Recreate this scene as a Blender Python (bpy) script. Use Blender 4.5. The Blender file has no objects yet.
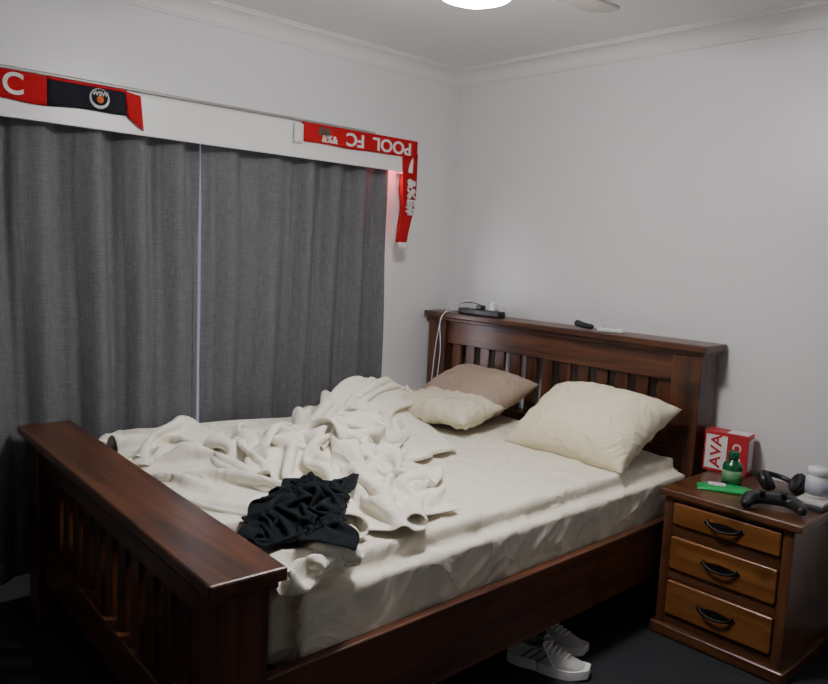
import bpy, bmesh, math, random, time
import numpy as np
from mathutils import Vector, Matrix, noise
S=bpy.context.scene
random.seed(7)
# ------------------------------------------------------------ materials
def newmat(name):
    m=bpy.data.materials.new(name); m.use_nodes=True
    nt=m.node_tree; b=nt.nodes['Principled BSDF']
    return m,nt,b
def N(nt,t,**kw):
    n=nt.nodes.new(t)
    for k,v in kw.items():
        if k in n.inputs: n.inputs[k].default_value=v
        else: setattr(n,k,v)
    return n
def plain(name,col,rough=.5,spec=.5,bump=0,bscale=200,metal=0,var=.0,vscale=5,sheen=0,crease=0,cscale=7):
    m,nt,b=newmat(name)
    b.inputs['Base Color'].default_value=(*col,1)
    b.inputs['Roughness'].default_value=rough
    b.inputs['Specular IOR Level'].default_value=spec
    b.inputs['Metallic'].default_value=metal
    if sheen: b.inputs['Sheen Weight'].default_value=sheen
    tc=N(nt,'ShaderNodeTexCoord')
    if var:
        n=N(nt,'ShaderNodeTexNoise',Scale=vscale,Detail=4.0); nt.links.new(tc.outputs['Object'],n.inputs['Vector'])
        mx=N(nt,'ShaderNodeMix',data_type='RGBA'); nt.links.new(n.outputs['Fac'],mx.inputs[0])
        mx.inputs[6].default_value=(*[c*(1-var) for c in col],1); mx.inputs[7].default_value=(*[min(1,c*(1+var)) for c in col],1)
        nt.links.new(mx.outputs[2],b.inputs['Base Color'])
    last=None
    if bump:
        n=N(nt,'ShaderNodeTexNoise',Scale=bscale,Detail=3.0); nt.links.new(tc.outputs['Object'],n.inputs['Vector'])
        bp=N(nt,'ShaderNodeBump',Strength=bump,Distance=.01); nt.links.new(n.outputs['Fac'],bp.inputs['Height'])
        nt.links.new(bp.outputs['Normal'],b.inputs['Normal']); last=bp
    if crease:
        n=N(nt,'ShaderNodeTexNoise',Scale=cscale,Detail=2.5,Distortion=1.2,Roughness=.45); nt.links.new(tc.outputs['Object'],n.inputs['Vector'])
        a=N(nt,'ShaderNodeMath',operation='SUBTRACT'); nt.links.new(n.outputs['Fac'],a.inputs[0]); a.inputs[1].default_value=.5
        c=N(nt,'ShaderNodeMath',operation='ABSOLUTE'); nt.links.new(a.outputs[0],c.inputs[0])
        d=N(nt,'ShaderNodeMath',operation='POWER'); nt.links.new(c.outputs[0],d.inputs[0]); d.inputs[1].default_value=.7
        bp2=N(nt,'ShaderNodeBump',Strength=crease,Distance=.05); bp2.invert=True
        nt.links.new(d.outputs[0],bp2.inputs['Height'])
        if last: nt.links.new(last.outputs['Normal'],bp2.inputs['Normal'])
        nt.links.new(bp2.outputs['Normal'],b.inputs['Normal'])
    return m
def wood(name,c1,c2,axis,rough=.3,coat=.25):
    m,nt,b=newmat(name)
    tc=N(nt,'ShaderNodeTexCoord'); mp=N(nt,'ShaderNodeMapping')
    sc=[22,22,22]; sc[axis]=1.6
    mp.inputs['Scale'].default_value=sc
    nt.links.new(tc.outputs['Object'],mp.inputs['Vector'])
    n=N(nt,'ShaderNodeTexNoise',Scale=1.0,Detail=6.0,Roughness=.6,Distortion=.6); nt.links.new(mp.outputs[0],n.inputs['Vector'])
    r=N(nt,'ShaderNodeValToRGB'); r.color_ramp.elements[0].position=.35; r.color_ramp.elements[1].position=.68
    r.color_ramp.elements[0].color=(*c1,1); r.color_ramp.elements[1].color=(*c2,1)
    nt.links.new(n.outputs['Fac'],r.inputs[0])
    k=N(nt,'ShaderNodeTexNoise',Scale=7.0,Detail=1.0); nt.links.new(tc.outputs['Object'],k.inputs['Vector'])
    r2=N(nt,'ShaderNodeValToRGB'); r2.color_ramp.elements[0].position=.25; r2.color_ramp.elements[1].position=.36
    r2.color_ramp.elements[0].color=(.45,.4,.38,1); r2.color_ramp.elements[1].color=(1,1,1,1)
    nt.links.new(k.outputs['Fac'],r2.inputs[0])
    mx=N(nt,'ShaderNodeMix',data_type='RGBA',blend_type='MULTIPLY'); mx.inputs[0].default_value=1
    nt.links.new(r.outputs[0],mx.inputs[6]); nt.links.new(r2.outputs[0],mx.inputs[7])
    nt.links.new(mx.outputs[2],b.inputs['Base Color'])
    b.inputs['Roughness'].default_value=rough
    b.inputs['Coat Weight'].default_value=coat; b.inputs['Coat Roughness'].default_value=.3
    bp=N(nt,'ShaderNodeBump',Strength=.12,Distance=.004); nt.links.new(n.outputs['Fac'],bp.inputs['Height'])
    nt.links.new(bp.outputs['Normal'],b.inputs['Normal'])
    return m
BW=[wood('bed_wood_%d'%i,(.036,.012,.006),(.145,.050,.020),i,.36,.2) for i in range(3)]
NW=[wood('stand_wood_%d'%i,(.06,.021,.010),(.16,.062,.024),i) for i in range(3)]
DW=wood('drawer_wood',(.15,.052,.012),(.28,.11,.030),1)
M_wall=plain('wall_paint',(.745,.74,.755),.36,.45,bump=.05,bscale=90,var=.02,vscale=2)
M_ceil=plain('ceiling_paint',(.82,.81,.81),.8,.2)
M_trim=plain('trim_paint',(.77,.76,.765),.4)
M_white=plain('white_gloss',(.75,.75,.75),.35)
M_blk=plain('black_plastic',(.012,.012,.014),.35)
M_blkm=plain('black_matte',(.02,.02,.022),.7)
M_iron=plain('iron_handle',(.02,.018,.016),.4,metal=.6)
M_carpet=plain('carpet',(.042,.045,.050),.95,.1,bump=.8,bscale=350,var=.5,vscale=160)
M_sheet=plain('sheet_fabric',(.80,.75,.63),.85,.15,bump=.10,bscale=400,sheen=.2,crease=.42,cscale=4.6,var=.06,vscale=2)
M_duvet=plain('duvet_fabric',(.87,.83,.73),.85,.15,bump=.06,bscale=400,sheen=.1,crease=.30,cscale=8)
M_pilA=plain('pillow_cream',(.80,.73,.55),.85,.15,bump=.1,bscale=400,var=.08,vscale=8,crease=.45,cscale=6)
M_pilB=plain('pillow_beige',(.40,.31,.245),.85,.15,bump=.1,bscale=400,crease=.3,cscale=6)
M_pilC=plain('pillow_pale',(.68,.63,.49),.85,.15,bump=.1,bscale=400,crease=.4,cscale=7)
M_cloth=plain('black_fabric',(.008,.011,.014),.85,.15,bump=.2,bscale=500)
M_red=plain('scarf_red',(.46,.012,.018),.85,.15,bump=.4,bscale=500)
M_dark=plain('scarf_navy',(.015,.016,.025),.85,.2,bump=.4,bscale=500)
M_scw=plain('scarf_white',(.68,.66,.65),.85,.2)
def curtain_mat():
    m,nt,b=newmat('curtain_weave')
    tc=N(nt,'ShaderNodeTexCoord'); cols=[]
    for sc in ((620,60,20),(20,60,560)):
        mp=N(nt,'ShaderNodeMapping'); mp.inputs['Scale'].default_value=sc
        nt.links.new(tc.outputs['Object'],mp.inputs['Vector'])
        n=N(nt,'ShaderNodeTexNoise',Scale=1.0,Detail=2.0); nt.links.new(mp.outputs[0],n.inputs['Vector']); cols.append(n)
    ad=N(nt,'ShaderNodeMath',operation='ADD'); nt.links.new(cols[0].outputs['Fac'],ad.inputs[0]); nt.links.new(cols[1].outputs['Fac'],ad.inputs[1])
    r=N(nt,'ShaderNodeMapRange'); r.inputs[1].default_value=.6; r.inputs[2].default_value=1.4
    nt.links.new(ad.outputs[0],r.inputs[0])
    mx=N(nt,'ShaderNodeMix',data_type='RGBA'); nt.links.new(r.outputs[0],mx.inputs[0])
    mx.inputs[6].default_value=(.085,.087,.094,1); mx.inputs[7].default_value=(.195,.197,.207,1)
    nt.links.new(mx.outputs[2],b.inputs['Base Color']); b.inputs['Roughness'].default_value=.9
    b.inputs['Specular IOR Level'].default_value=.15
    return m
M_curt=curtain_mat()
def emis(name,col,st):
    m,nt,b=newmat(name); b.inputs['Base Color'].default_value=(*col,1)
    b.inputs['Emission Color'].default_value=(*col,1); b.inputs['Emission Strength'].default_value=st; return m
# ------------------------------------------------------------ helpers
def link(o,parent=None):
    S.collection.objects.link(o)
    if parent: o.parent=parent
    return o
def empty(name):
    e=bpy.data.objects.new(name,None); e.empty_display_size=.1; return link(e)
def smooth(me):
    for p in me.polygons: p.use_smooth=True
def obj_from(name,verts,faces,mat,parent=None,sm=False):
    me=bpy.data.meshes.new(name); me.from_pydata(verts,[],faces); me.validate(); me.update()
    if sm: smooth(me)
    if mat: me.materials.append(mat)
    return link(bpy.data.objects.new(name,me),parent)
def box(name,x0,x1,y0,y1,z0,z1,mat,parent=None,bev=.003,M=None,seg=2):
    bm=bmesh.new(); bmesh.ops.create_cube(bm,size=1)
    for v in bm.verts:
        v.co=Vector(((x0+x1)/2+v.co.x*(x1-x0),(y0+y1)/2+v.co.y*(y1-y0),(z0+z1)/2+v.co.z*(z1-z0)))
    if bev: bmesh.ops.bevel(bm,geom=bm.edges[:],offset=bev,segments=seg,affect='EDGES',profile=.5)
    if M is not None: bm.transform(M)
    me=bpy.data.meshes.new(name); bm.to_mesh(me); bm.free()
    me.materials.append(mat)
    return link(bpy.data.objects.new(name,me),parent)
def lathe(name,prof,mat,parent=None,M=None,seg=40):
    vs=[];fs=[]
    for r,z in prof:
        for i in range(seg):
            a=2*math.pi*i/seg; vs.append((r*math.cos(a),r*math.sin(a),z))
    for j in range(len(prof)-1):
        for i in range(seg):
            k=(i+1)%seg; fs.append((j*seg+i,j*seg+k,(j+1)*seg+k,(j+1)*seg+i))
    fs.append(tuple(range(seg))[::-1]); fs.append(tuple((len(prof)-1)*seg+i for i in range(seg)))
    o=obj_from(name,vs,fs,mat,parent,True)
    if M is not None: o.data.transform(M)
    return o
def tube(name,pts,r,mat,parent=None,cyc=False):
    c=bpy.data.curves.new(name,'CURVE'); c.dimensions='3D'; c.bevel_depth=r; c.bevel_resolution=3; c.resolution_u=10
    s=c.splines.new('NURBS'); s.points.add(len(pts)-1)
    for p,q in zip(s.points,pts): p.co=(*q,1)
    s.order_u=3; s.use_endpoint_u=not cyc; s.use_cyclic_u=cyc
    c.materials.append(mat)
    o=bpy.data.objects.new(name,c); S.collection.objects.link(o)
    dg=bpy.context.evaluated_depsgraph_get(); me=bpy.data.meshes.new_from_object(o.evaluated_get(dg))
    bpy.data.objects.remove(o); smooth(me)
    return link(bpy.data.objects.new(name,me),parent)
def skin(name,pts,edges,radii,mat,parent=None,M=None,sub=2):
    me=bpy.data.meshes.new(name); me.from_pydata(pts,edges,[]); o=bpy.data.objects.new(name,me); S.collection.objects.link(o)
    md=o.modifiers.new('s','SKIN')
    for sv,r in zip(me.skin_vertices[0].data,radii): sv.radius=(r,r) if not isinstance(r,tuple) else r
    me.skin_vertices[0].data[0].use_root=True
    o.modifiers.new('b','SUBSURF').levels=sub
    dg=bpy.context.evaluated_depsgraph_get(); m2=bpy.data.meshes.new_from_object(o.evaluated_get(dg)); bpy.data.objects.remove(o)
    smooth(m2); m2.materials.append(mat)
    if M is not None: m2.transform(M)
    return link(bpy.data.objects.new(name,m2),parent)
def bake(o):
    dg=bpy.context.evaluated_depsgraph_get(); return bpy.data.meshes.new_from_object(o.evaluated_get(dg))
def text(name,body,size,mat,parent,M,depth=.0015,sx=1.0):
    c=bpy.data.curves.new(name,'FONT'); c.body=body; c.size=size; c.extrude=depth; c.align_x='CENTER'; c.align_y='CENTER'; c.offset=size*.02
    o=bpy.data.objects.new(name,c); S.collection.objects.link(o)
    me=bake(o); bpy.data.objects.remove(o); me.transform(M@Matrix.Diagonal((sx,1,1,1))); me.materials.clear(); me.materials.append(mat)
    return link(bpy.data.objects.new(name,me),parent)
def fn(x,y,z=0,s=1): return noise.noise(Vector((x*s,y*s,z)))
def ridge(x,y,z,s): return 1-abs(noise.noise(Vector((x*s,y*s,z))))*2
# ------------------------------------------------------------ camera
CZ=1.4
cam=bpy.data.cameras.new('camera'); co=bpy.data.objects.new('camera',cam); S.collection.objects.link(co)
cam.sensor_width=36; cam.lens=764/828*36; cam.clip_start=.02
R=Matrix(((.7341,.0471,-.6790),(-.6783,.1205,-.7248),(.0477,.9927,.1204)))
x=R.col[0].normalized(); z=R.col[2]; z=(z-x*z.dot(x)).normalized(); y=z.cross(x)
R=Matrix((x,y,z)).transposed()
co.matrix_world=Matrix.Translation((0,0,CZ))@R.to_4x4(); S.camera=co
# ------------------------------------------------------------ room
XW,YW,ZC=3.10,3.05,2.37; XB,YB=-2.4,-1.6
box('floor',XB-.1,XW+.1,YB-.1,YW+.3,-.1,0,M_carpet,bev=0)
box('ceiling',XB-.1,XW+.1,YB-.1,YW+.3,ZC,ZC+.1,M_ceil,bev=0)
box('wall_head',XW,XW+.12,YB-.1,YW+.12,0,ZC,M_wall,bev=0)
box('wall_foot',XB-.1,XB,YB-.1,YW+.12,0,ZC,M_wall,bev=0)
box('wall_entry',XB-.1,XW+.1,YB-.1,YB,0,ZC,M_wall,bev=0)
WX0,WX1,WZ0,WZ1=.35,2.58,.45,1.86
ww=empty('wall_window')
box('panel_left',XB-.1,WX0,YW,YW+.12,0,ZC,M_wall,ww,0)
box('panel_right',WX1,XW+.1,YW,YW+.12,0,ZC,M_wall,ww,0)
box('panel_below',WX0,WX1,YW,YW+.12,0,WZ0,M_wall,ww,0)
box('panel_above',WX0,WX1,YW,YW+.12,WZ1,ZC,M_wall,ww,0)
def cornice(name,pts_fn,L0,L1):
    n=10; k=.72
    prof=[(0,0),(.012,0),(.012,.012)]+[(.016+.075*(1-math.cos(t*math.pi/2/n)),.016+.075*math.sin(t*math.pi/2/n)) for t in range(n+1)]+[(.097,.091),(.097,.104),(.112,.104),(.112,.112)]
    prof=[(a*k,(-.112+b)*k) for a,b in prof]
    vs=[];fs=[]
    for L in (L0,L1):
        for a,b in prof: vs.append(pts_fn(L,a,ZC+b))
    kk=len(prof)
    for i in range(kk-1): fs.append((i,i+1,kk+i+1,kk+i))
    return obj_from(name,vs,fs,M_trim)
cornice('trim_1',lambda L,a,z:(L,YW-a,z),XB,XW)
cornice('trim_2',lambda L,a,z:(XW-a,L,z),YB,YW)
box('baseboard_window',XB,XW,YW-.018,YW,0,.09,M_trim,bev=.004)
box('baseboard_head',XW-.018,XW,YB,YW-.018,0,.09,M_trim,bev=.004)
win=empty('window_1')
fw=.05
box('frame_left',WX0,WX0+fw,YW+.03,YW+.09,WZ0,WZ1,M_white,win)
box('frame_right',WX1-fw,WX1,YW+.03,YW+.09,WZ0,WZ1,M_white,win)
box('frame_top',WX0,WX1,YW+.03,YW+.09,WZ1-fw,WZ1,M_white,win)
box('frame_bottom',WX0,WX1,YW+.03,YW+.09,WZ0,WZ0+fw,M_white,win)
box('mullion',1.20,1.25,YW+.03,YW+.09,WZ0,WZ1,M_white,win)
box('architrave_right',WX1,WX1+.07,YW-.018,YW,WZ0-.07,WZ1,M_white,win)
box('architrave_left',WX0-.07,WX0,YW-.018,YW,WZ0-.07,WZ1,M_white,win)
# ------------------------------------------------------------ pelmet
PX1=2.665; PY=2.92; PZ0,PZ1=1.782,1.93
pel=empty('window_pelmet')
box('front_board',.1,PX1,PY,PY+.016,PZ0,PZ1,M_white,pel,.002)
box('end_board',PX1-.016,PX1,PY+.016,YW-.001,PZ0,PZ1,M_white,pel,.002)
box('top_board',.1,PX1,PY,YW-.001,PZ1,PZ1+.01,M_white,pel,.002)
box('added_glow_strip',2.565,2.645,PY+.018,PY+.024,PZ0+.004,PZ0+.012,emis('added_glow_red',(1,.16,.2),90),pel,0)  # added hidden emitter, gives the pink glow on the architrave
M_rail=plain('rail_metal',(.35,.34,.33),.4,metal=.5)
rl=tube('curtain_rail',[(.1,PY-.006,PZ1+.014),(2.40,PY-.006,PZ1+.014)],.007,M_rail)
# ------------------------------------------------------------ curtains
def curtain(name,x0,x1,seed):
    nx=int((x1-x0)*180); nz=60; vs=[];fs=[]
    z0,z1=.10,1.86
    ph=[0]
    for i in range(nx):
        xx=x0+(x1-x0)*i/nx
        ph.append(ph[-1]+(x1-x0)/nx*2*math.pi/(.165+.09*fn(xx*2.5,seed)))
    for j in range(nz+1):
        t=j/nz; z=z0+(z1-z0)*t
        for i in range(nx+1):
            s=i/nx; xx=x0+(x1-x0)*s
            w=1.1*fn(xx*1.5,z*.9,seed)
            am=.029*(.75+.8*fn(xx*4,z*.7,seed+3))
            q=math.sin(ph[i]+w*1.6); q=math.copysign(abs(q)**.8,q)
            yy=2.995+am*q+.008*fn(xx*9,z*2.5,seed+9)+.007*math.sin(ph[i]*2+1.2+w)
            yy=max(2.942,min(yy,3.028))
            ed=0 if .02<s<.98 else 1
            xo=.008*math.cos(ph[i]+w)*(1-ed)+.004*fn(0,z*1.5,seed)*ed
            vs.append((xx+xo,yy,z))
    for j in range(nz):
        for i in range(nx):
            a=j*(nx+1)+i; fs.append((a,a+1,a+nx+2,a+nx+1))
    return obj_from(name,vs,fs,M_curt,None,True)
curtain('window_curtain',.15,1.5375,1); curtain('window_curtain.001',1.5485,2.546,5)
# ------------------------------------------------------------ scarves
def strip(name,path,width_dir,nw,mat,parent,th=.004):
    vs=[];fs=[];n=len(path)
    for i,(p,wd) in enumerate(path):
        for j in range(nw+1):
            q=Vector(p)+Vector(width_dir)*wd*j/nw
            vs.append(tuple(q))
    for i in range(n-1):
        for j in range(nw):
            a=i*(nw+1)+j; fs.append((a,a+1,a+nw+2,a+nw+1))
    o=obj_from(name,vs,fs,mat,parent,True)
    md=o.modifiers.new('t','SOLIDIFY'); md.thickness=th; md.offset=0
    return o
FY=PY-.008
sc1=empty('football_scarf')
def wavy(x): return .004*math.sin(x*9)+.003*math.sin(x*23)
strip('red_end',[((x/100,FY+.001*math.sin(x*.5),PZ1+.008),.095+wavy(x/100)) for x in range(12,93,2)],(0,0,-1),6,M_red,sc1)
strip('navy_body',[((x/100,FY-.001+.001*math.sin(x*.5),PZ1+.006),.092+wavy(x/100)) for x in range(91,120,2)],(0,0,-1),6,M_dark,sc1)
strip('red_tip',[((1.185+x/100,FY-.002,PZ1+.004-.010*x/6),.092+.035*x/6) for x in range(0,7)],(.1,0,-1),6,M_red,sc1)
strip('red_edge_line',[((x/100,FY-.004,PZ1+.008),.010) for x in range(91,120,2)],(0,0,-1),2,M_red,sc1,.002)
TX=lambda cx,cz,y=FY-.005,flip=False: Matrix.Translation((cx,y,cz))@(Matrix.Rotation(math.pi,4,'Y') if flip else Matrix.Identity(4))@Matrix.Rotation(math.pi/2,4,'X')
text('letters','C',.10,M_scw,sc1,TX(.80,PZ1-.04))
M_or=plain('badge_orange',(.6,.12,.02),.8)
lathe('club_badge',[(.036,0),(.036,.003),(.03,.004)],M_scw,sc1,Matrix.Translation((1.09,FY-.003,PZ1-.040))@Matrix.Rotation(math.pi/2,4,'X'))
lathe('badge_core',[(.029,0),(.029,.003),(.024,.0035)],M_dark,sc1,Matrix.Translation((1.09,FY-.0072,PZ1-.036))@Matrix.Rotation(math.pi/2,4,'X'))
lathe('badge_heart',[(.013,0),(.013,.003),(.009,.0035)],M_or,sc1,Matrix.Translation((1.09,FY-.0105,PZ1-.044))@Matrix.Rotation(math.pi/2,4,'X'))
text('badge_text','WSW',.022,M_scw,sc1,TX(1.09,PZ1-.024,FY-.012))
sc2=empty('football_scarf.001')
strip('red_run',[((x/100,FY-.001,PZ1+.010),.085+wavy(x/100)*.5) for x in range(198,269,2)],(0,0,-1),6,M_red,sc2)
strip('end_wrap',[((2.672,FY-.002+k*.012,PZ1+.010),.082) for k in range(0,8)],(0,0,-1),6,M_red,sc2)
hang=[]
for k in range(0,24):
    t=k/23; z=PZ1-.05-.45*t
    hang.append(((2.580+.016*math.sin(t*5),FY-.004+.008*math.sin(t*7),z),.118-.035*t))
strip('hanging_end',hang,(1,.15,0),6,M_red,sc2)
strip('added_bounce_fold',[((2.662+.006*math.sin(k*.6),2.935,PZ1-.06-.02*k),.075) for k in range(22)],(0,1,0),4,M_red,sc2)  # extra layer, mostly out of view, added to bounce red onto the architrave
strip('white_fringe',[((2.575+.002*k,FY-.004,PZ1-.498-.010*k),.074) for k in range(4)],(1,.15,0),6,M_scw,sc2)
strip('fringe_left',[((1.935+.01*k,FY-.003,PZ1-.002),.085) for k in range(6)],(0,0,-1),6,M_scw,sc2)
text('letters_club','POOL  FC',.082,M_scw,sc2,TX(2.43,PZ1-.033,FY-.005,True),sx=1.15)
M_scg=plain('scarf_green',(.03,.10,.06),.8)
text('letters_badge','&#',.055,M_scg,sc2,TX(2.10,PZ1-.02)); text('letters_badge_low','&%&',.045,M_scw,sc2,TX(2.13,PZ1-.052))
text('letters_hang','&%E#',.075,M_scw,sc2,Matrix.Translation((2.642,FY-.010,PZ1-.27))@Matrix.Rotation(math.radians(9),4,'Z')@Matrix.Rotation(math.pi/2,4,'Y')@Matrix.Rotation(math.pi/2,4,'X'),.005)
# ------------------------------------------------------------ bed
bed=empty('wooden_bed')
HX0,HX1,HY0,HY1,HZ=2.90,3.09,1.408,3.035,1.072
box('head_ledge',HX0,HX1,HY0,HY1,HZ-.028,HZ,BW[1],bed,.006)
box('head_moulding',HX0+.02,HX1-.01,HY0+.015,HY1-.01,HZ-.045,HZ-.028,BW[1],bed,.004)
hx0,hx1=HX0+.04,HX1-.02
box('head_post_near',hx0-.01,hx1,HY0+.025,HY0+.155,0,HZ-.045,BW[2],bed,.005)
box('head_post_far',hx0-.01,hx1,HY1-.145,HY1-.015,0,HZ-.045,BW[2],bed,.005)
box('head_top_rail',hx0+.01,hx1-.03,HY0+.155,HY1-.145,.905,HZ-.045,BW[1],bed,.004)
box('head_low_rail',hx0+.01,hx1-.03,HY0+.155,HY1-.145,.30,.62,BW[1],bed,.004)
n=13; a0=HY0+.155; a1=HY1-.145; pitch=(a1-a0)/n
for i in range(n):
    c=a0+pitch*(i+.5); box('head_slat_%d'%(i+1),hx0+.03,hx0+.05,c-.031,c+.031,.61,.91,BW[2],bed,.003)
FM=Matrix.Translation((.722,1.345,0))@Matrix.Rotation(-math.radians(3.0),4,'Z')
FL=1.60; FZ=.70
box('foot_cap',0,.185,0,FL,FZ-.032,FZ,BW[1],bed,.006,FM)
box('foot_moulding',.015,.17,.012,FL-.012,FZ-.05,FZ-.032,BW[1],bed,.004,FM)
box('foot_post_near',.03,.155,.025,.15,0,FZ-.05,BW[2],bed,.005,FM)
box('foot_post_far',.03,.155,FL-.15,FL-.025,0,FZ-.05,BW[2],bed,.005,FM)
box('foot_top_rail',.055,.13,.15,FL-.15,.55,FZ-.05,BW[1],bed,.004,FM)
box('foot_low_rail',.055,.13,.15,FL-.15,.14,.27,BW[1],bed,.004,FM)
for i in range(12):
    pt=(FL-.30)/12; c=.15+pt*(i+.5); box('foot_slat_%d'%(i+1),.08,.105,c-.033,c+.033,.26,.56,BW[2],bed,.003,FM)
box('side_rail_near',.85,2.95,1.40,1.432,.19,.41,BW[0],bed,.005)
box('side_rail_far',.90,2.95,2.945,2.97,.19,.41,BW[0],bed,.005)
for i in range(12):
    xx=1.0+i*.16; box('base_slat_%d'%(i+1),xx,xx+.08,1.432,2.945,.30,.325,BW[1],bed,.002)
# ------------------------------------------------------------ mattress
def mattress():
    x0,x1,y0,y1,z0,z1=.965,2.925,1.436,2.94,.327,.60
    bm=bmesh.new(); bmesh.ops.create_cube(bm,size=1)
    for v in bm.verts: v.co=Vector(((x0+x1)/2+v.co.x*(x1-x0),(y0+y1)/2+v.co.y*(y1-y0),(z0+z1)/2+v.co.z*(z1-z0)))
    bmesh.ops.bevel(bm,geom=bm.edges[:],offset=.05,segments=5,affect='EDGES')
    me=bpy.data.meshes.new('m'); bm.to_mesh(me); bm.free()
    o=link(bpy.data.objects.new('m',me))
    rm=o.modifiers.new('r','REMESH'); rm.mode='VOXEL'; rm.voxel_size=.0115
    me=bake(o); bpy.data.objects.remove(o)
    for v in me.vertices:
        p=v.co
        side=max(0,min(1,(y0+.07-p.y)/.05)); top=max(0,min(1,(p.z-z1+.06)/.05))*max(0,min(1,(p.y-y0-.005)/.06))
        d=0
        u=p.x*.8+p.y*.6; w=-p.x*.6+p.y*.8
        wx=p.x+.10*fn(p.x*2.5,p.y*2.5,31); wy=p.y+.10*fn(p.x*2.5,p.y*2.5,41)
        d+=top*(.004*fn(u*3,w*7,1)+.020*max(0,ridge(wx*2.0,wy*5.5,3,1)-.62)+.017*max(0,ridge(wx*6+1,wy*2.5,5,1)-.66)+.012*max(0,ridge((wx+wy)*7,(wx-wy)*3,9,1)-.6)+.010*max(0,ridge((wx-wy)*6,(wx+wy)*2.2,19,1)-.6))
        q=p.x+.35*(p.z-.5)+.05*fn(p.x*3,p.z*3,4)
        lo=max(0,min(1,(z1-p.z)/.25))
        d+=side*(.014*max(0,ridge(q*4.0,p.z*2.2,7,1)-.5)+.003*fn(p.x*6,p.z*9,2)+.012*max(0,ridge((p.x-p.z*1.4)*6,p.z*2.5,11,1)-.55)-.010*lo*lo)
        v.co=p+v.normal*d
    smooth(me); me.materials.append(M_sheet); me.name='mattress'
    return link(bpy.data.objects.new('mattress',me))
mat=mattress()
# ------------------------------------------------------------ pillows
def pillow(name,c,size,rot,m,seed,wr=1.0,sag=.0):
    W,D,H=size; n=64; vs=[];fs=[]
    Rm=Matrix.Translation(c)@rot
    idx={}
    for side in (1,-1):
        for i in range(n+1):
            for j in range(n+1):
                u=-1+2*i/n; v=-1+2*j/n
                if side==-1 and (i in(0,n) or j in(0,n)): idx[(side,i,j)]=idx[(1,i,j)]; continue
                pinx=1-.07*(1-v*v)*abs(u)**3; piny=1-.09*(1-u*u)*abs(v)**3
                X=W/2*u*pinx; Y=D/2*v*piny
                env=max(0,(1-abs(u)**3.2)*(1-abs(v)**3.2))
                t=H/2*env**.62
                e=env**.3
                ed=1-env
                wri=.013*wr*max(0,ridge(X*6+seed,Y*10,seed,1)-.45)+.012*wr*fn(X*7,Y*7,seed+side*5)+.004*wr*ed*math.sin(14*u*1.7+14*v*1.1+seed)
                rad=.012*wr*ed*max(0,ridge(math.atan2(Y,X)*3.5,math.hypot(X,Y)*2,seed+3,1)-.3)
                Z=side*(t+e*(wri+rad)) - sag*(u*u*.4+v*v*.6)*H + .008*fn(X*3,Y*3,seed+20)
                idx[(side,i,j)]=len(vs); vs.append(tuple(Rm@Vector((X,Y,Z))))
    for side in (1,-1):
        for i in range(n):
            for j in range(n):
                f=[idx[(side,i,j)],idx[(side,i+1,j)],idx[(side,i+1,j+1)],idx[(side,i,j+1)]]
                fs.append(f if side==1 else f[::-1])
    return obj_from(name,vs,fs,m,None,True)
def rot(x=0,y=0,z=0):
    return Matrix.Rotation(math.radians(z),4,'Z')@Matrix.Rotation(math.radians(y),4,'Y')@Matrix.Rotation(math.radians(x),4,'X')
pillow('pillow',(2.65,1.755,.735),(.58,.45,.21),rot(x=27,z=-90-1),M_pilA,2,1,.12)
pillow('pillow.001',(2.71,2.47,.73),(.54,.38,.18),rot(x=20,z=-90-4),M_pilB,5)
pillow('pillow.002',(2.44,2.39,.695),(.46,.30,.11),rot(x=6,z=-90+6),M_pilC,9,1.6)
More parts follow.
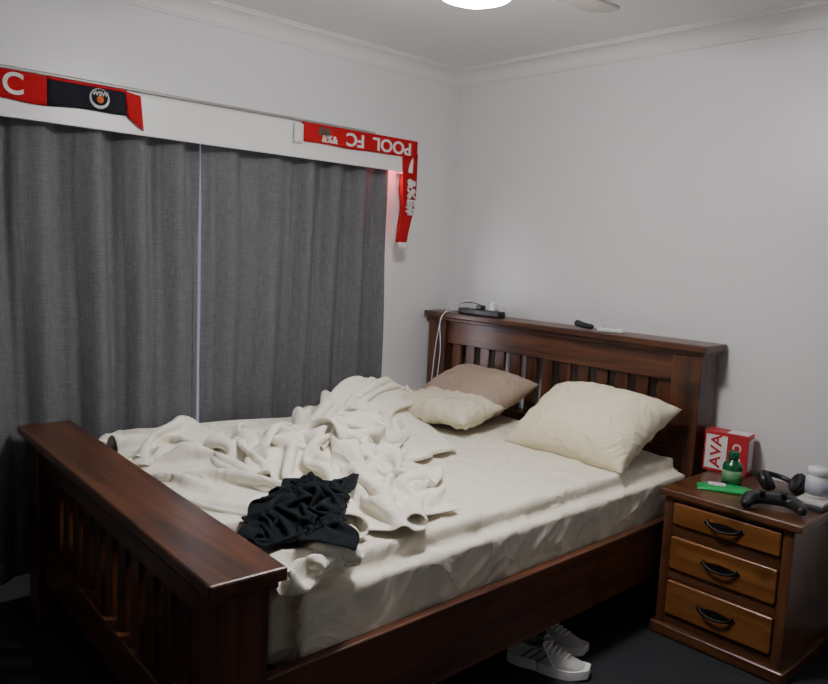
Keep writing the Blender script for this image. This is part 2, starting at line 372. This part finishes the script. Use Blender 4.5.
# ------------------------------------------------------------ cloth solver (position based, numpy)
def pbd(P,h,steps,iters,target,surf,bounds,rself,kb=(.25,.06),grav=.0035,fric=.5):
    ny,nx,_=P.shape
    V=np.zeros_like(P)
    gi,gj=np.meshgrid(np.arange(nx),np.arange(ny)); gi=gi.ravel(); gj=gj.ravel()
    def dist(A,B,rest,k,only_short=False):
        n0=min(A.shape[0],B.shape[0]); n1=min(A.shape[1],B.shape[1])
        A=A[:n0,:n1]; B=B[:n0,:n1]
        d=B-A; l=np.sqrt((d*d).sum(-1))+1e-9
        e=(l-rest)
        if only_short: e=np.minimum(e,0)
        c=(k*.5*e/l)[...,None]*d
        A+=c; B-=c
    for st in range(steps):
        t=st/steps
        V*=.90; V[...,2]-=grav
        np.clip(V,-.05,.05,out=V)
        Q=P+V
        T,pull=target(t)
        if pull>0: Q[...,:2]+=(T-Q[...,:2])*pull
        for it in range(iters):
            for s in (0,1):
                dist(Q[:,s:-1:2],Q[:,s+1::2],h,1.0)
                dist(Q[s:-1:2,:],Q[s+1::2,:],h,1.0)
            if it%2==1:
                for s in range(2):
                    for r in range(2):
                        dist(Q[r:-1:2,s:-1:2],Q[r+1::2,s+1::2],h*1.414,.45)
                        dist(Q[r+1::2,s:-1:2],Q[r:-1:2,s+1::2],h*1.414,.45)
            if it%3==0:
                for s in range(4):
                    dist(Q[:,s:-2:4],Q[:,s+2::4],2*h,kb[0],True); dist(Q[s:-2:4,:],Q[s+2::4,:],2*h,kb[0],True)
                for s in range(8):
                    dist(Q[:,s:-4:8],Q[:,s+4::8],4*h*.95,kb[1],True); dist(Q[s:-4:8,:],Q[s+4::8,:],4*h*.95,kb[1],True)
            if it%4==3 or it==iters-1:
                zs=surf(Q[...,0],Q[...,1],t)
                m=Q[...,2]<zs
                Q[...,2]=np.where(m,zs,Q[...,2])
                bounds(Q,t)
        if st%2==0 or t>.6:
            F=Q.reshape(-1,3); c=np.floor(F/rself).astype(np.int64)+2000
            key=(c[:,0]*4096+c[:,1])*4096+c[:,2]
            o=np.argsort(key,kind='stable'); ks=key[o]
            D=np.zeros_like(F); cnt=np.zeros(len(F))
            for dx in (-1,0,1):
                for dy in (-1,0,1):
                    kk=key+(dx*4096+dy)*4096-1
                    lo=np.searchsorted(ks,kk,'left'); hi=np.searchsorted(ks,kk+2,'right')
                    for m in range(7):
                        a=np.nonzero(lo+m<hi)[0]
                        if len(a)==0: break
                        b=o[lo[a]+m]
                        far=(np.abs(gi[a]-gi[b])+np.abs(gj[a]-gj[b]))>3
                        a=a[far]; b=b[far]
                        d=F[a]-F[b]; l=np.sqrt((d*d).sum(1))+1e-9
                        q=l<rself; a=a[q]; d=d[q]; l=l[q]
                        if len(a)==0: continue
                        w=((rself-l)*.5/l)
                        for ax in range(3): D[:,ax]+=np.bincount(a,d[:,ax]*w,len(F))
                        cnt+=np.bincount(a,minlength=len(F))
            F+=D/np.maximum(1,cnt)[:,None]
        zs=surf(Q[...,0],Q[...,1],t); m=Q[...,2]<zs+.001
        Q[...,2]=np.maximum(Q[...,2],zs); bounds(Q,t)
        V=(Q-P); V[m]*=(1-fric)
        P=Q
    return P
def vnoise(shape_s,shape_t,seed,f):
    out=np.zeros(shape_s.shape)
    for idx,_ in np.ndenumerate(out):
        out[idx]=noise.noise(Vector((shape_s[idx]*f,shape_t[idx]*f,seed)))
    return out
def cloth_obj(name,P,m,th,sub=1):
    ny,nx,_=P.shape
    fs=[(j*nx+i,j*nx+i+1,(j+1)*nx+i+1,(j+1)*nx+i) for j in range(ny-1) for i in range(nx-1)]
    o=obj_from(name,[tuple(v) for v in P.reshape(-1,3)],fs,m,None,True)
    md=o.modifiers.new('t','SOLIDIFY'); md.thickness=th; md.offset=0
    md=o.modifiers.new('s','SUBSURF'); md.levels=sub; md.render_levels=sub
    return o
h=.0215; nx,ny=96,106
s,t=np.meshgrid(np.linspace(0,1,nx),np.linspace(0,1,ny))
P00,P10,P11,P01=[np.array(v) for v in ((.975,1.38),(1.60,1.62),(2.60,2.74),(1.06,2.86))]
Tq=(P00*((1-s)*(1-t))[...,None]+P10*(s*(1-t))[...,None]+P11*(s*t)[...,None]+P01*((1-s)*t)[...,None])
cen=Tq.mean((0,1))
e1=np.array((.97,.22)); e1/=np.linalg.norm(e1); e2=np.array((-e1[1],e1[0]))
flat=cen+((s-.5)*h*(nx-1))[...,None]*e1+((t-.5)*h*(ny-1))[...,None]*e2
Tn=Tq.copy()
Tn[...,0]+=.19*vnoise(s,t,3.3,2.8)*(4*s*(1-s))**.5; Tn[...,1]+=.19*vnoise(s,t,8.8,2.8)*(4*t*(1-t))**.5
Tn[...,0]+=.08*vnoise(s,t,21.3,5)*s; Tn[...,1]+=.05*vnoise(s,t,28.8,6)*(1-t)
P=np.zeros((ny,nx,3)); P[...,:2]=flat; P[...,2]=.72+.14*vnoise(s,t,5.5,4.2)+.025*vnoise(s,t,6.5,12)
def lumps(X,Y):
    z=np.zeros_like(X)
    for (cx,cy,ca,sa,la,lb,hh) in ((2.14,2.58,.94,.34,.40,.14,.18),(1.45,2.25,.8,-.6,.25,.14,.09),(1.28,2.62,1,0,.20,.14,.06),(1.75,2.2,.7,.7,.22,.10,.11)):
        dx=X-cx; dy=Y-cy; a=(dx*ca+dy*sa)/la; b=(-dx*sa+dy*ca)/lb
        z+=hh*np.exp(-a*a-b*b)
    return z
def surf(X,Y,tt):
    base=.624+lumps(X,Y)*min(1,tt*2)
    if tt>.7: base=np.where(Y<1.415,.43,base)
    return base
def bounds(Q,tt):
    if tt>.5:
        Q[...,1]=np.minimum(Q[...,1],2.93)
        lowz=Q[...,2]<.72
        fx=.722+.185+.052*(Q[...,1]-1.345)+.010
        Q[...,0]=np.where(lowz&(Q[...,0]<fx),fx,Q[...,0])
def target(tt):
    k=min(1,tt/.6); k=k*k*(3-2*k)
    return flat*(1-k)+Tn*k, (.085 if tt<.72 else .028)
P=pbd(P,h,96,12,target,surf,bounds,.016,kb=(.34,.11),grav=.003)
duv=cloth_obj('duvet',P,M_duvet,.007)
G=.02; hm=np.full((120,120),.617)
ix=((P[...,0]-.7)/G).astype(int).ravel(); iy=((P[...,1]-1.2)/G).astype(int).ravel()
ok=(ix>0)&(ix<119)&(iy>0)&(iy<119)
np.maximum.at(hm,(ix[ok],iy[ok]),P[...,2].ravel()[ok]+.010)
hp_=np.pad(hm,1,mode='edge'); hmx=np.max([hp_[a:a+120,b:b+120] for a in range(3) for b in range(3)],axis=0)
hp_=np.pad(hmx,1,mode='edge'); hm=np.mean([hp_[a:a+120,b:b+120] for a in range(3) for b in range(3)],axis=0)
def surf2(X,Y,tt):
    fx=np.clip((X-.7)/G,0,118.9); fy=np.clip((Y-1.2)/G,0,118.9); a=fx.astype(int); b=fy.astype(int); u=fx-a; v=fy-b
    return hm[a,b]*(1-u)*(1-v)+hm[a+1,b]*u*(1-v)+hm[a,b+1]*(1-u)*v+hm[a+1,b+1]*u*v
def b2(Q,tt): pass
h2=.0135; na_,nb_=50,62
s,t=np.meshgrid(np.linspace(-.5,.5,na_),np.linspace(-.5,.5,nb_))
ea=np.array((.73,-.68)); eb=np.array((.68,.73)); c2=np.array((1.19,1.68))
flat2=c2+(s*h2*(na_-1))[...,None]*ea+(t*h2*(nb_-1))[...,None]*eb
S2=s*.22+.06*vnoise(s,t,1.4,4); U2=t*.46+.06*vnoise(s,t,2.4,4)
T2=c2+S2[...,None]*ea+U2[...,None]*eb
P2=np.zeros((nb_,na_,3)); P2[...,:2]=flat2; P2[...,2]=.90+.05*vnoise(s,t,9.5,6)
def target2(tt):
    k=min(1,tt/.6); return flat2*(1-k)+T2*k,(.15 if tt<.75 else .08)
P2=pbd(P2,h2,80,12,target2,surf2,b2,.012,kb=(.3,.05),grav=.003)
blk=cloth_obj('black_tshirt',P2,M_cloth,.005)
# ------------------------------------------------------------ nightstand
ns=empty('nightstand')
NX0,NX1,NY0,NY1=2.60,3.075,.89,1.375; NZ=.565
box('top',NX0-.02,NX1,NY0-.02,NY1+.008,NZ-.028,NZ,NW[1],ns,.008,seg=3)
box('side_left',NX0+.02,NX1,NY1-.03,NY1-.012,.03,NZ-.028,NW[2],ns,.002)
box('side_right',NX0+.02,NX1,NY0+.012,NY0+.03,.03,NZ-.028,NW[2],ns,.002)
box('back',NX1-.012,NX1-.002,NY0+.03,NY1-.03,.03,NZ-.028,NW[2],ns,.001)
box('stile_left',NX0+.002,NX0+.03,NY1-.045,NY1-.01,.03,NZ-.028,NW[2],ns,.003)
box('stile_right',NX0+.002,NX0+.03,NY0+.01,NY0+.045,.03,NZ-.028,NW[2],ns,.003)
zz=[(.432,.522),(.262,.392),(.085,.222)]
rails=[(.522,.537),(.392,.432),(.222,.262),(.03,.085)]
for i,(a,b) in enumerate(rails): box('rail_%d'%(i+1),NX0+.004,NX0+.03,NY0+.045,NY1-.045,a,b,NW[1],ns,.002)
box('plinth',NX0-.015,NX1,NY0-.008,NY1+.003,0,.045,NW[1],ns,.007,seg=3)
for i,(a,b) in enumerate(zz):
    box('drawer_%d'%(i+1),NX0-.006,NX0+.03,NY0+.048,NY1-.048,a+.003,b-.003,DW,ns,.006,seg=3)
    cy=(NY0+NY1)/2; cz=(a+b)/2; W=.062
    pts=[(NX0-.008,cy+W*math.cos(t_),cz+.014-.026*math.sin(t_)) for t_ in [math.pi*k/10 for k in range(11)]]
    pts=[(p[0]-.016*math.sin(math.pi*k/10),p[1],p[2]) for k,p in enumerate(pts)]
    tube('handle_%d'%(i+1),pts,.0045,M_iron,ns)
    out=[]
    for k in range(24):
        t_=2*math.pi*k/24; r=1+.12*math.cos(4*t_)
        out.append((cy+.066*math.cos(t_)*r,cz+.003+.017*math.sin(t_)*r*(1 if math.sin(t_)<0 else .6)))
    v=[(NX0-.010,a_,b_) for a_,b_ in out]+[(NX0-.005,a_,b_) for a_,b_ in out]
    f=[tuple(range(24)),tuple(range(47,23,-1))]+[(k,(k+1)%24,24+(k+1)%24,24+k) for k in range(24)]
    obj_from('handle_plate_%d'%(i+1),v,f,M_iron,ns)
# items on nightstand
cb=empty('cardboard_box'); BM=Matrix.Translation((3.015,1.33,NZ))@Matrix.Rotation(math.radians(8),4,'Z')
M_boxr=plain('box_red',(.46,.02,.03),.45); M_boxw=plain('box_white',(.75,.72,.72),.5)
box('carton',-.04,.04,-.085,.085,.001,.165,M_boxr,cb,.002,BM)
box('label_panel',-.0412,-.04,-.005,.078,.012,.150,M_boxw,cb,0,BM)
box('side_panel',-.03,.03,-.0862,-.085,.02,.145,M_boxw,cb,0,BM)
box('top_panel',-.036,.036,-.08,.0,.165,.1658,M_boxw,cb,0,BM)
text('label_letters','AVA',.058,M_boxr,cb,BM@Matrix.Translation((-.0418,.035,.085))@Matrix.Rotation(-math.pi/2,4,'Z')@Matrix.Rotation(math.pi/2,4,'X')@Matrix.Rotation(math.pi/2,4,'Z'),.0006,1.2)
text('front_letters','O O',.045,M_boxw,cb,BM@Matrix.Translation((-.0408,-.045,.085))@Matrix.Rotation(-math.pi/2,4,'Z')@Matrix.Rotation(math.pi/2,4,'X')@Matrix.Rotation(math.pi/2,4,'Z'),.0006)
bt=empty('green_bottle'); TM=Matrix.Translation((2.83,1.225,NZ+.001))@Matrix.Scale(1.15,4)
M_gr=plain('bottle_green',(.01,.10,.04),.15)
lathe('body',[(.026,0),(.031,.004),(.031,.066),(.028,.076),(.014,.086),(.014,.092)],M_gr,bt,TM)
lathe('label',[(.0318,.015),(.0318,.055)],plain('label_green',(.12,.28,.13),.5),bt,TM)
lathe('cap',[(.017,.092),(.018,.094),(.018,.112),(.016,.116)],M_gr,bt,TM)
gp=empty('green_packet'); PM=Matrix.Translation((2.76,1.215,NZ+.001))@Matrix.Rotation(math.radians(-62),4,'Z')
vs=[];fs=[]
for i in range(21):
    for j in range(11):
        u=i/20*2-1; v=j/10*2-1
        vs.append(tuple(PM@Vector((u*.10,v*.045,.002+.014*(1-u**4)*(1-v**4)+.003*fn(u*4,v*4,3)*(1-u*u)))))
for i in range(20):
    for j in range(10): a=i*11+j; fs.append((a,a+11,a+12,a+1))
M_pk=plain('packet_green',(.02,.38,.10),.3)
k=obj_from('wrapper',vs,fs,M_pk,gp,True); k.modifiers.new('t','SOLIDIFY').thickness=.002
box('white_label',-.06,.0,-.022,.022,.0165,.0175,M_boxw,gp,0,PM)
hp=empty('headphones'); HM=Matrix.Translation((2.95,1.10,NZ))@Matrix.Rotation(math.radians(35),4,'Z')
arc=[HM@Vector((-.03+.095*math.cos(t_),.072*math.sin(t_),.030+.030*math.sin(t_/2+.2))) for t_ in [math.radians(a) for a in range(-105,106,15)]]
tube('headband',arc,.010,M_blk,hp)
for sgn in (-1,1):
    CM=HM@Matrix.Translation((-.055,sgn*.058,.040))@Matrix.Rotation(sgn*math.radians(62),4,'X')@Matrix.Scale(.92,4)
    lathe('earcup_%d'%(1 if sgn<0 else 2),[(.018,-.026),(.036,-.022),(.042,-.008),(.042,.004),(.036,.008)],M_blk,hp,CM)
    lathe('cushion_%d'%(1 if sgn<0 else 2),[(.026,.008),(.042,.006),(.044,.014),(.036,.024),(.022,.022),(.018,.012)],M_blkm,hp,CM)
gc=empty('game_controller'); GM=Matrix.Translation((2.675,1.01,NZ+.026))@Matrix.Rotation(math.radians(-62),4,'Z')@Matrix.Scale(1.2,4)
skin('body',[(-.075,-.055,-.003),(-.068,-.015,0),(-.055,.018,.004),(-.02,.02,.006),(.02,.02,.006),(.055,.018,.004),(.068,-.015,0),(.075,-.055,-.003)],[(i,i+1) for i in range(7)],[(.013,.013),(.022,.018),(.030,.020),(.028,.018),(.028,.018),(.030,.020),(.022,.018),(.013,.013)],M_blk,gc,GM)
for i,(a,b) in enumerate(((-.028,.0),(.028,.0))): lathe('thumbstick_%d'%(i+1),[(.006,.012),(.006,.026),(.011,.028),(.011,.032),(.006,.032)],M_blkm,gc,GM@Matrix.Translation((a,b,0)))
bk=empty('paper_books')
box('book_lower',2.78,2.96,.885,1.00,NZ+.001,NZ+.014,plain('book_dark',(.03,.03,.035),.5),bk,.002,Matrix.Identity(4))
box('book_upper',2.80,2.95,.888,.985,NZ+.014,NZ+.024,plain('book_page',(.55,.53,.5),.6),bk,.002)
tub=empty('white_tub'); TM=Matrix.Translation((2.89,.942,NZ+.0245))
lathe('jar',[(.037,0),(.040,.003),(.040,.070),(.034,.078),(.034,.082)],M_white,tub,TM)
lathe('lid',[(.036,.082),(.037,.083),(.037,.104),(.035,.106),(.0,.106)],plain('lid_white',(.8,.8,.8),.3),tub,TM)
lathe('label_band',[(.0405,.012),(.0405,.062)],plain('label_blue_grey',(.42,.44,.52),.5),tub,TM)
# ------------------------------------------------------------ ledge items
pb=empty('power_board')
box('housing',2.945,2.995,2.53,2.82,HZ+.001,HZ+.032,M_blk,pb,.006)
for i in range(4): lathe('socket_%d'%(i+1),[(.018,0),(.018,.001),(.016,.0015)],M_blkm,pb,Matrix.Translation((2.97,2.60+i*.06,HZ+.032)))
box('white_plug',2.952,2.988,2.575,2.605,HZ+.032,HZ+.075,M_white,pb,.006)
box('black_plug',2.952,2.988,2.66,2.70,HZ+.032,HZ+.055,M_blk,pb,.006)
box('charger_plug',2.99,3.03,2.555,2.60,HZ+.001,HZ+.065,M_white,pb,.008)
tube('white_cable',[(2.97,2.59,HZ+.075),(2.96,2.62,HZ+.10),(2.94,2.72,HZ+.085),(2.91,2.83,HZ+.04),(2.885,2.88,HZ-.01),(2.88,2.90,.95),(2.885,2.92,.85),(2.88,2.93,.66)],.0025,M_white,pb)
tube('second_cable',[(2.97,2.80,HZ+.02),(2.93,2.85,HZ+.02),(2.885,2.90,HZ-.02),(2.88,2.87,.9),(2.885,2.88,.80),(2.885,2.90,.65)],.0025,M_white,pb)
tube('black_cable',[(2.97,2.68,HZ+.055),(2.955,2.75,HZ+.075),(2.92,2.86,HZ+.03),(2.885,2.90,HZ-.02),(2.882,2.89,.9),(2.885,2.91,.66)],.0025,M_blkm,pb)
rm=empty('hair_clipper')
RM=Matrix.Translation((2.96,2.03,HZ+.018))@Matrix.Rotation(math.radians(20),4,'Z')
skin('clipper_body',[(0,-.05,-.004),(0,0,0),(0,.045,.012)],[(0,1),(1,2)],[.012,.015,.018],M_blkm,rm,RM)
ph=empty('white_remote')
RM=Matrix.Translation((2.97,1.89,HZ+.001))@Matrix.Rotation(math.radians(12),4,'Z')
box('shell',-.022,.022,-.06,.06,0,.018,M_white,ph,.006,RM)
for i in range(3): lathe('button_%d'%(i+1),[(.006,0),(.006,.002),(.004,.003)],M_rail,ph,RM@Matrix.Translation((0,-.02+i*.025,.018)))
# ------------------------------------------------------------ shoes
def shoe(name,M,m1,m2):
    e=empty(name); L=.28; ns_=26; na=20
    def wid(s): return .048*(math.sin(math.pi*min(1,max(0,s*.94+.03)))**.38)*(1-.22*math.exp(-((s-.38)/.16)**2))*(1 if s>.4 else .85)
    vs=[];fs=[]
    for i in range(ns_+1):
        s=i/ns_; w=max(.004,wid(s)+.006)
        for k,(a,z) in enumerate([(-1,0),(-1.0,.012),(-.97,.028+.006*(1-s)),(.97,.028+.006*(1-s)),(1,.012),(1,0)]):
            vs.append((s*L,a*w,z+.012*max(0,s-.8)/.2))
    for i in range(ns_):
        for k in range(6): fs.append((i*6+k,i*6+(k+1)%6,(i+1)*6+(k+1)%6,(i+1)*6+k))
    fs.append(tuple(range(6))); fs.append(tuple(ns_*6+k for k in range(6))[::-1])
    o=obj_from('sole',vs,fs,m2,e); o.data.transform(M)
    vs=[];fs=[]
    for i in range(ns_+1):
        s=i/ns_; w=max(.003,wid(s))
        h=.095-.012*math.sin(s*math.pi*1.2) if s<.45 else .088-.052*((s-.45)/.55)**.9
        if s>.93: h-= .02*((s-.93)/.07)
        for k in range(na+1):
            t=math.pi*k/na
            cy=math.cos(t); sz=math.sin(t)
            yy=w*math.copysign(abs(cy)**.75,cy)*(1-.25*sz*(h/.1))
            zz=.026+(h-.026)*sz**.7
            vs.append((s*L,yy,zz))
    for i in range(ns_):
        s=(i+.5)/ns_
        for k in range(na):
            if s<.44 and s>.06 and 6<=k<=13: continue
            a=i*(na+1)+k; fs.append((a,a+1,a+na+2,a+na+1))
    fs.append(tuple(range(na+1))); fs.append(tuple(ns_*(na+1)+k for k in range(na+1))[::-1])
    o=obj_from('upper',vs,fs,m1,e,True); o.data.transform(M); o.modifiers.new('t','SOLIDIFY').thickness=.003
    for sg in (-1,1):
        for q in range(3):
            s=.50-.10*q; w=wid(s)
            tube('side_stripe_%d'%(q+1+(3 if sg>0 else 0)),[M@Vector((s*L-.03,sg*(w+.003),.036)),M@Vector((s*L-.01,sg*(w*.93+.002),.055)),M@Vector((s*L+.01,sg*(w*.80+.001),.072))],.003,M_sh3,e)
    for q in range(6):
        s=.46+q*.055; h=.088-.052*((s-.45)/.55)**.9+.004
        tube('lace_%d'%(q+1),[M@Vector((s*L-.006,-.024,h-.008)),M@Vector((s*L,-.008,h+.003)),M@Vector((s*L+.006,.008,h+.003)),M@Vector((s*L+.0,.024,h-.008))],.0036,m2,e)
    tube('lace_bow',[M@Vector(p) for p in ((.125,0,.092),(.11,.03,.10),(.14,.05,.085),(.15,.02,.085),(.13,0,.092),(.12,-.03,.10),(.15,-.05,.07),(.17,-.055,.04))],.003,m2,e)
    k=box('tongue',.09,.15,-.018,.018,.078,.084,m1,e,.003,M@Matrix.Rotation(math.radians(4),4,'Y'))
    return e
M_sh1=plain('shoe_mesh_grey',(.66,.66,.65),.8,bump=.6,bscale=900,var=.12,vscale=300); M_sh2=plain('shoe_white',(.85,.85,.83),.6); M_sh3=plain('shoe_grey_trim',(.18,.18,.18),.6)
shoe('sneaker',Matrix.Translation((2.00,1.58,0))@Matrix.Rotation(math.radians(-66),4,'Z'),M_sh1,M_sh2)
shoe('sneaker.001',Matrix.Translation((2.17,1.69,0))@Matrix.Rotation(math.radians(-78),4,'Z'),M_sh1,M_sh2)
# ------------------------------------------------------------ ceiling fan with light
fan=empty('ceiling_fan'); fx,fy=1.57,1.50
FT=Matrix.Translation((fx,fy,0))
lathe('canopy',[(.07,ZC-.001),(.065,ZC-.03),(.02,ZC-.05),(.015,ZC-.13),(.07,ZC-.14),(.09,ZC-.16),(.09,ZC-.20),(.06,ZC-.215)],M_white,fan,FT)
globe=lathe('glass_globe',[(.055,ZC-.21),(.095,ZC-.218),(.12,ZC-.24),(.12,ZC-.258),(.095,ZC-.285),(.05,ZC-.300),(.001,ZC-.304)],emis('globe_glow',(1,.975,.96),160),fan,FT)
M_blade=plain('fan_blade',(.42,.39,.36),.5)
for k in range(3):
    BMx=FT@Matrix.Rotation(math.radians(-4+120*k),4,'Z')@Matrix.Translation((0,0,ZC-.19))@Matrix.Rotation(math.radians(8),4,'X')
    vs=[];n=20
    for s in range(n+1):
        t=s/n; r=.14+.43*t; w=.05+.02*t
        if t>.9: w*=math.sqrt(max(0.02,1-((t-.9)/.1)**2))
        vs+= [(r,-w,0),(r,w,0)]
    fs=[(2*s,2*s+2,2*s+3,2*s+1) for s in range(n)]
    o=obj_from('blade_%d'%(k+1),vs,fs,M_blade,fan); o.data.transform(BMx); o.modifiers.new('t','SOLIDIFY').thickness=.008
    box('bracket_%d'%(k+1),.08,.17,-.02,.02,-.006,.002,M_white,fan,.002,BMx)
# ------------------------------------------------------------ lighting
w=bpy.data.worlds.new('w'); S.world=w; w.use_nodes=True
w.node_tree.nodes['Background'].inputs[0].default_value=(.72,.75,1,1); w.node_tree.nodes['Background'].inputs[1].default_value=.35
al=bpy.data.lights.new('daylight','AREA'); al.shape='RECTANGLE'; al.size=2.2; al.size_y=1.4; al.energy=85; al.color=(.92,.90,1)
ao=bpy.data.objects.new('window_daylight',al); S.collection.objects.link(ao); ao.location=(1.6,YW+.6,1.2); ao.rotation_euler=(math.radians(-90),0,0)
